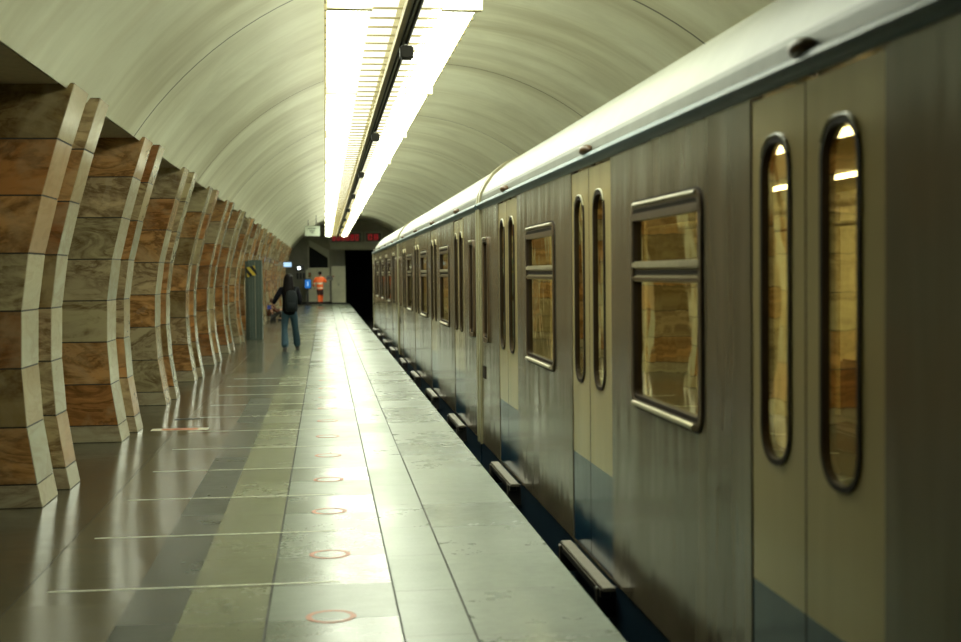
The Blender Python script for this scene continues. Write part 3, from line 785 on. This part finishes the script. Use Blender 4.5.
def head_mesh(c, r, yaw=0, m=None):
    mb = MB(); cy_, sy_ = math.cos(yaw), math.sin(yaw)
    def fn(q):
        x, y, z = q
        y += .10*math.exp(-((x/.12)**2+((z+.05)/.22)**2)) if y > 0 else 0     # nose ridge
        if z < 0: x *= 1-.22*(-z); y *= 1-.10*(-z)                            # jaw
        y -= .035*(math.exp(-(((abs(x)-.36)/.13)**2+((z-.08)/.10)**2))) if y > 0 else 0   # eye sockets
        if abs(x) > .85 and abs(y) < .3 and abs(z) < .25: x *= 1.13           # ears
        x *= .78; y *= .95
        return Vector((x*cy_-y*sy_, x*sy_+y*cy_, z))
    mb.ball(c, (r, r, r*1.18), m or M['skin'], 28, 20, fn)
    return mb.build('tmp_head', smooth=True)
def hand(base, d, side, chains):
    """palm chain and five bent fingers; d = pointing direction, side = thumb direction"""
    b = Vector(base[:3]); d = Vector(d).normalized(); s = Vector(side).normalized(); s = (s-d*s.dot(d)).normalized(); n = d.cross(s)
    palm = b+d*.05
    P = lambda v, r: (v.x, v.y, v.z, r)
    out = [[P(b, .026), P(palm, .030)]]
    for k, (off, ln) in enumerate(((-.030, .060), (-.010, .075), (.012, .080), (.032, .070))):
        q0 = palm+s*off+d*.02; q1 = q0+d*ln*.55+n*.01; q2 = q1+d*ln*.35+n*.03
        out.append([P(q0, .010), P(q1, .009), P(q2, .008)])
    q0 = b+d*.03+s*.028; q1 = q0+s*.03+d*.025; q2 = q1+d*.03+n*.01
    out.append([P(q0, .011), P(q1, .010), P(q2, .008)])
    return out
def hands_mesh(J, org_list):
    obs = []
    for base, d, s in org_list:
        for ch in hand(base, d, s, None):
            o = skin_part('tmp_hand', [ch], [M['skin']], None, None, 1); obs.append(o)
    return obs
def shoe(parent, x, y, z, yaw, pitch=0, m=None):
    mb = MB(); loops = []
    for u, w, h, zz in ((-.09, .030, .05, 0), (-.07, .040, .085, 0), (0, .042, .080, 0), (.08, .048, .05, 0), (.14, .042, .035, 0), (.17, .022, .025, 0)):
        l = []
        for k in range(12):
            a = 2*PI*k/12; px = w*math.cos(a); pz = max(0, h/2+h/2*math.sin(a)); py = u
            pz2 = pz*math.cos(pitch)+py*math.sin(-pitch); py2 = py*math.cos(pitch)
            l.append((x+px*math.cos(yaw)-py2*math.sin(yaw), y+px*math.sin(yaw)+py2*math.cos(yaw), z+pz2))
        loops.append(l)
    mb.loft(loops, m or M['shoe']); return mb.build('shoe', parent, smooth=True)

# --- woman with a backpack, walking away
W = empty('person', (-.78, 29.35, 0), 'person with long black hair, dark jacket and wide blue jeans, walking away along the platform', 'person')
hd = head_mesh((-.01, .03, 1.535), .098)
Lh, Rh = (-.375, .02, .965), (.20, .20, .98)
hands = hands_mesh(None, [(Lh, (-.25, .35, -1), (.6, 1, 0)), (Rh, (-.1, .9, .4), (-1, 0, .3))])
pelvis = (0, 0, .90, (.10, .08))
body = [[pelvis, (0, 0, 1.08, (.09, .07)), (0, .0, 1.27, (.11, .08)), (0, .01, 1.385, .055), (-.005, .02, 1.45, .05)],
        [(0, 0, 1.27, (.11, .08)), (-.17, 0, 1.315, .040), (-.28, -.02, 1.13, .030), (*Lh, .026)],
        [(0, 0, 1.27, (.11, .08)), (.17, 0, 1.315, .040), (.235, -.03, 1.08, .030), (*Rh, .026)],
        [pelvis, (-.095, 0, .82, .060), (-.11, -.05, .47, .055), (-.10, -.29, .09, .036)],
        [pelvis, (.09, 0, .82, .060), (.115, .14, .47, .055), (.15, .36, .09, .036)]]
skin_part('body', body, [M['skin']], W, None, 2, extra=[hd]+hands)
jk = [[(0, 0, .74, (.18, .14)), (0, 0, .86, (.175, .135)), (0, 0, 1.05, (.15, .115)), (0, .0, 1.26, (.172, .13)), (0, .01, 1.37, .075)],
      [(0, 0, 1.26, (.172, .13)), (-.175, 0, 1.315, .078), (-.285, -.02, 1.13, .058), (-.352, .012, 1.01, .045)],
      [(0, 0, 1.26, (.172, .13)), (.175, 0, 1.315, .078), (.24, -.03, 1.08, .056), (.205, .15, 1.0, .045)]]
skin_part('jacket', jk, [M['jacketblack']], W, None)
tr = [[(0, 0, .99, (.13, .10)), (0, 0, .88, (.165, .13)), (-.095, 0, .78, .098), (-.112, -.05, .46, .070), (-.10, -.22, .20, .085), (-.10, -.285, .05, .092)],
      [(0, 0, .88, (.165, .13)), (.09, 0, .78, .098), (.118, .14, .46, .070), (.145, .28, .20, .085), (.15, .355, .05, .092)]]
skin_part('jeans', tr, [M['jeans']], W, None)
shoe(W, -.10, -.29, .0, .1); shoe(W, .15, .37, .0, -.1)
mb = MB()
def hf(q):
    x, y, z = q
    if y > .35: y = .35+(y-.35)*.1
    return Vector((x, y, z))
mb.ball((-.01, .01, 1.56), (.098, .115, .112), M['hairblack'], 24, 16, hf)
loops = []
for z, w, dd, yc in ((1.60, .088, .06, -.05), (1.50, .105, .065, -.055), (1.40, .115, .065, -.075), (1.30, .110, .055, -.105), (1.22, .085, .040, -.12), (1.16, .04, .02, -.12)):
    loops.append([(-.015+w*math.cos(2*PI*k/16), yc+dd*math.sin(2*PI*k/16), z+.01*math.cos(k*2.1)) for k in range(16)])
mb.loft(loops, M['hairblack']); mb.build('hair', W, smooth=True)
mb = MB(); mb.box(Lh[0]-.10, Lh[0]-.0, Lh[1]+.03, Lh[1]+.045, .90, .98, M['phonecase'])
o = mb.build('mobile_phone', None, (0, 0, 0)); o.location = (-.78, 29.35, 0); tag(o, "blue mobile phone in the left hand of the person with the backpack", 'phone')
# backpack
B = empty('backpack', (-.78+.05, 29.35-.20, .84), 'dark grey backpack worn by the person in blue jeans', 'backpack')
mb = MB(); loops = []
for z, w, d in ((.0, .10, .05), (.02, .125, .075), (.12, .14, .09), (.30, .135, .08), (.42, .11, .06), (.46, .06, .03)):
    loops.append([(w*abs(math.cos(a))**.6*(1 if math.cos(a) > 0 else -1), d*abs(math.sin(a))**.6*(1 if math.sin(a) > 0 else -1), z) for a in [2*PI*k/24 for k in range(24)]])
mb.loft(loops, M['bag']); mb.build('bag_body', B, smooth=True)
mb = MB(); loops = []
for z, w, d in ((.05, .09, .02), (.07, .10, .035), (.18, .10, .035), (.20, .09, .02)):
    loops.append([(w*math.cos(a), -.085+d*math.sin(a), z) for a in [2*PI*k/20 for k in range(20)]])
mb.loft(loops, M['bag']); mb.build('front_pocket', B, smooth=True)
for sx in (-.08, .08):
    mb = MB(); mb.tube([(sx, .02, .40), (sx*1.2, .12, .50), (sx*1.35, .24, .50), (sx*1.5, .335, .40), (sx*1.45, .32, .20), (sx*1.3, .12, .06)], .016, M['bag']); mb.build('strap', B, smooth=True)

# --- worker in orange hi-vis clothing
O = empty('person', (-.27, 69.6, 0), 'person in an orange hi-vis jacket with silver bands, standing by the far wall', 'person')
hd = head_mesh((.02, .02, 1.645), .105)
Lh, Rh = (-.31, .10, .98), (.30, .22, 1.34)
hands = hands_mesh(None, [(Lh, (.1, .3, -1), (1, .3, 0)), (Rh, (.3, .9, .6), (-1, 0, .3))])
pelvis = (0, 0, .96, (.10, .08))
body = [[pelvis, (0, 0, 1.15, (.10, .08)), (0, 0, 1.36, (.12, .09)), (.01, .01, 1.49, .06), (.02, .02, 1.56, .055)],
        [(0, 0, 1.36, (.12, .09)), (-.20, 0, 1.42, .058), (-.30, -.02, 1.18, .045), (*Lh, .028)],
        [(0, 0, 1.36, (.12, .09)), (.20, 0, 1.42, .058), (.30, -.02, 1.20, .045), (*Rh, .028)],
        [pelvis, (-.09, 0, .87, .065), (-.06, .03, .50, .06), (-.04, -.12, .10, .04)],
        [pelvis, (.09, 0, .87, .065), (.09, .12, .50, .06), (.06, .14, .10, .04)]]
skin_part('body', body, [M['skin']], O, None, 2, extra=[hd]+hands)
jk = [[(0, 0, .80, (.20, .155)), (0, 0, .92, (.20, .15)), (0, 0, 1.10, (.19, .14)), (0, 0, 1.35, (.20, .145)), (.01, .01, 1.48, .085)],
      [(0, 0, 1.35, (.20, .145)), (-.21, 0, 1.42, .085), (-.31, -.02, 1.18, .070), (-.31, .08, 1.02, .055)],
      [(0, 0, 1.35, (.20, .145)), (.21, 0, 1.42, .085), (.31, -.02, 1.20, .070), (.305, .17, 1.30, .055)]]
skin_part('jacket', jk, [M['hivis'], M['silver']], O, None, 3, lambda c: 1 if (1.13 < c.z < 1.20 or .90 < c.z < .95) else 0)
tr = [[(0, 0, 1.04, (.15, .12)), (0, 0, .93, (.175, .14)), (-.09, 0, .83, .11), (-.06, .03, .50, .085), (-.04, -.11, .12, .075)],
      [(0, 0, .93, (.17, .135)), (.09, 0, .83, .11), (.09, .12, .50, .085), (.06, .13, .12, .075)]]
skin_part('trousers', tr, [M['trousers'], M['hivis']], O, None, 3, lambda c: 1 if .22 < c.z < .56 else 0)
shoe(O, -.04, -.13, .0, .1); shoe(O, .06, .14, .0, -.1)
mb = MB(); mb.ball((.02, .0, 1.69), (.095, .11, .10), M['hairblack'], 20, 12, hf); mb.build('hair', O, smooth=True)
mb = MB(); mb.loft([[(x, y, z) for x, z in [(.34, 1.34), (.68, 1.33), (.66, 1.54), (.36, 1.56)]] for y in (.27, .40)], M['phone']); o = mb.build('tool_bag', None); o.location = (-.27, 69.6, 0)
tag(o, 'dark bag held up by the worker in orange', 'bag')
mb = MB(); mb.tube([(.60, .33, 1.48), (.74, .33, 1.54)], .03, M['red_print']); mb.build('red_tip', o)

# --- person sitting low beside a pillar
S = empty('person', (-1.84, 48, 0), 'person in reddish-brown clothes crouching beside the pillars behind the teal column', 'person')
hd = head_mesh((-.02, -.02, .70), .09, -1.3)
hands = hands_mesh(None, [((.28, .03, .42), (1, 0, -.2), (0, 1, .4)), ((.28, -.12, .40), (1, 0, -.2), (0, 1, .4))])
pelvis = (-.10, 0, .12, (.12, .13))
body = [[pelvis, (-.10, 0, .32, (.10, .11)), (-.05, 0, .50, (.10, .12)), (-.03, 0, .60, .05), (-.02, -.01, .64, .05)],
        [(-.05, 0, .50, (.10, .12)), (-.03, .15, .52, .045), (.10, .16, .36, .038), (.28, .03, .42, .025)],
        [(-.05, 0, .50, (.10, .12)), (-.03, -.15, .52, .045), (.10, -.18, .34, .038), (.28, -.12, .40, .025)],
        [pelvis, (-.02, .09, .13, .055), (.26, .08, .34, .045), (.24, .08, .07, .035)],
        [pelvis, (-.02, -.09, .13, .055), (.26, -.10, .34, .045), (.24, -.10, .07, .035)]]
skin_part('body', body, [M['skin']], S, None, 2, extra=[hd]+hands)
jk = [[(-.10, 0, .15, (.15, .15)), (-.10, 0, .32, (.125, .135)), (-.05, 0, .49, (.12, .14)), (-.03, 0, .58, .07)],
      [(-.05, 0, .49, (.12, .14)), (-.03, .15, .52, .06), (.10, .16, .36, .052), (.24, .05, .41, .04)],
      [(-.05, 0, .49, (.12, .14)), (-.03, -.15, .52, .06), (.10, -.18, .34, .052), (.24, -.12, .39, .04)]]
skin_part('coat', jk, [M['rust']], S, None)
tr = [[(-.10, 0, .14, (.13, .14)), (-.02, .09, .14, .09), (.26, .08, .34, .068), (.24, .08, .10, .055)],
      [(-.10, 0, .14, (.13, .14)), (-.02, -.09, .14, .09), (.26, -.10, .34, .068), (.24, -.10, .10, .055)]]
skin_part('trousers', tr, [M['shoe']], S, None)
shoe(S, .25, .08, 0, -PI/2); shoe(S, .25, -.10, 0, -PI/2)
mb = MB(); mb.ball((-.045, -.02, .73), (.085, .09, .095), M['brownhair'], 20, 12); mb.build('hair', S, smooth=True)

# ------------------------------------------------------------------ world and colour management
w = bpy.data.worlds.new('world'); SC.world = w; w.use_nodes = True
w.node_tree.nodes['Background'].inputs[0].default_value = (.5, .55, .42, 1); w.node_tree.nodes['Background'].inputs[1].default_value = .0
vs = SC.view_settings; vs.view_transform = 'Standard'; vs.look = 'None'; vs.gamma = 1; vs.use_curve_mapping = False; vs.exposure = 0.75
SC.cycles.use_denoising = True
SC.cycles.max_bounces = 10; SC.cycles.diffuse_bounces = 5; SC.cycles.glossy_bounces = 5; SC.cycles.transparent_max_bounces = 12
SC.cycles.sample_clamp_indirect = 8; SC.cycles.caustics_reflective = False; SC.cycles.caustics_refractive = False
SC.cycles.use_light_tree = True
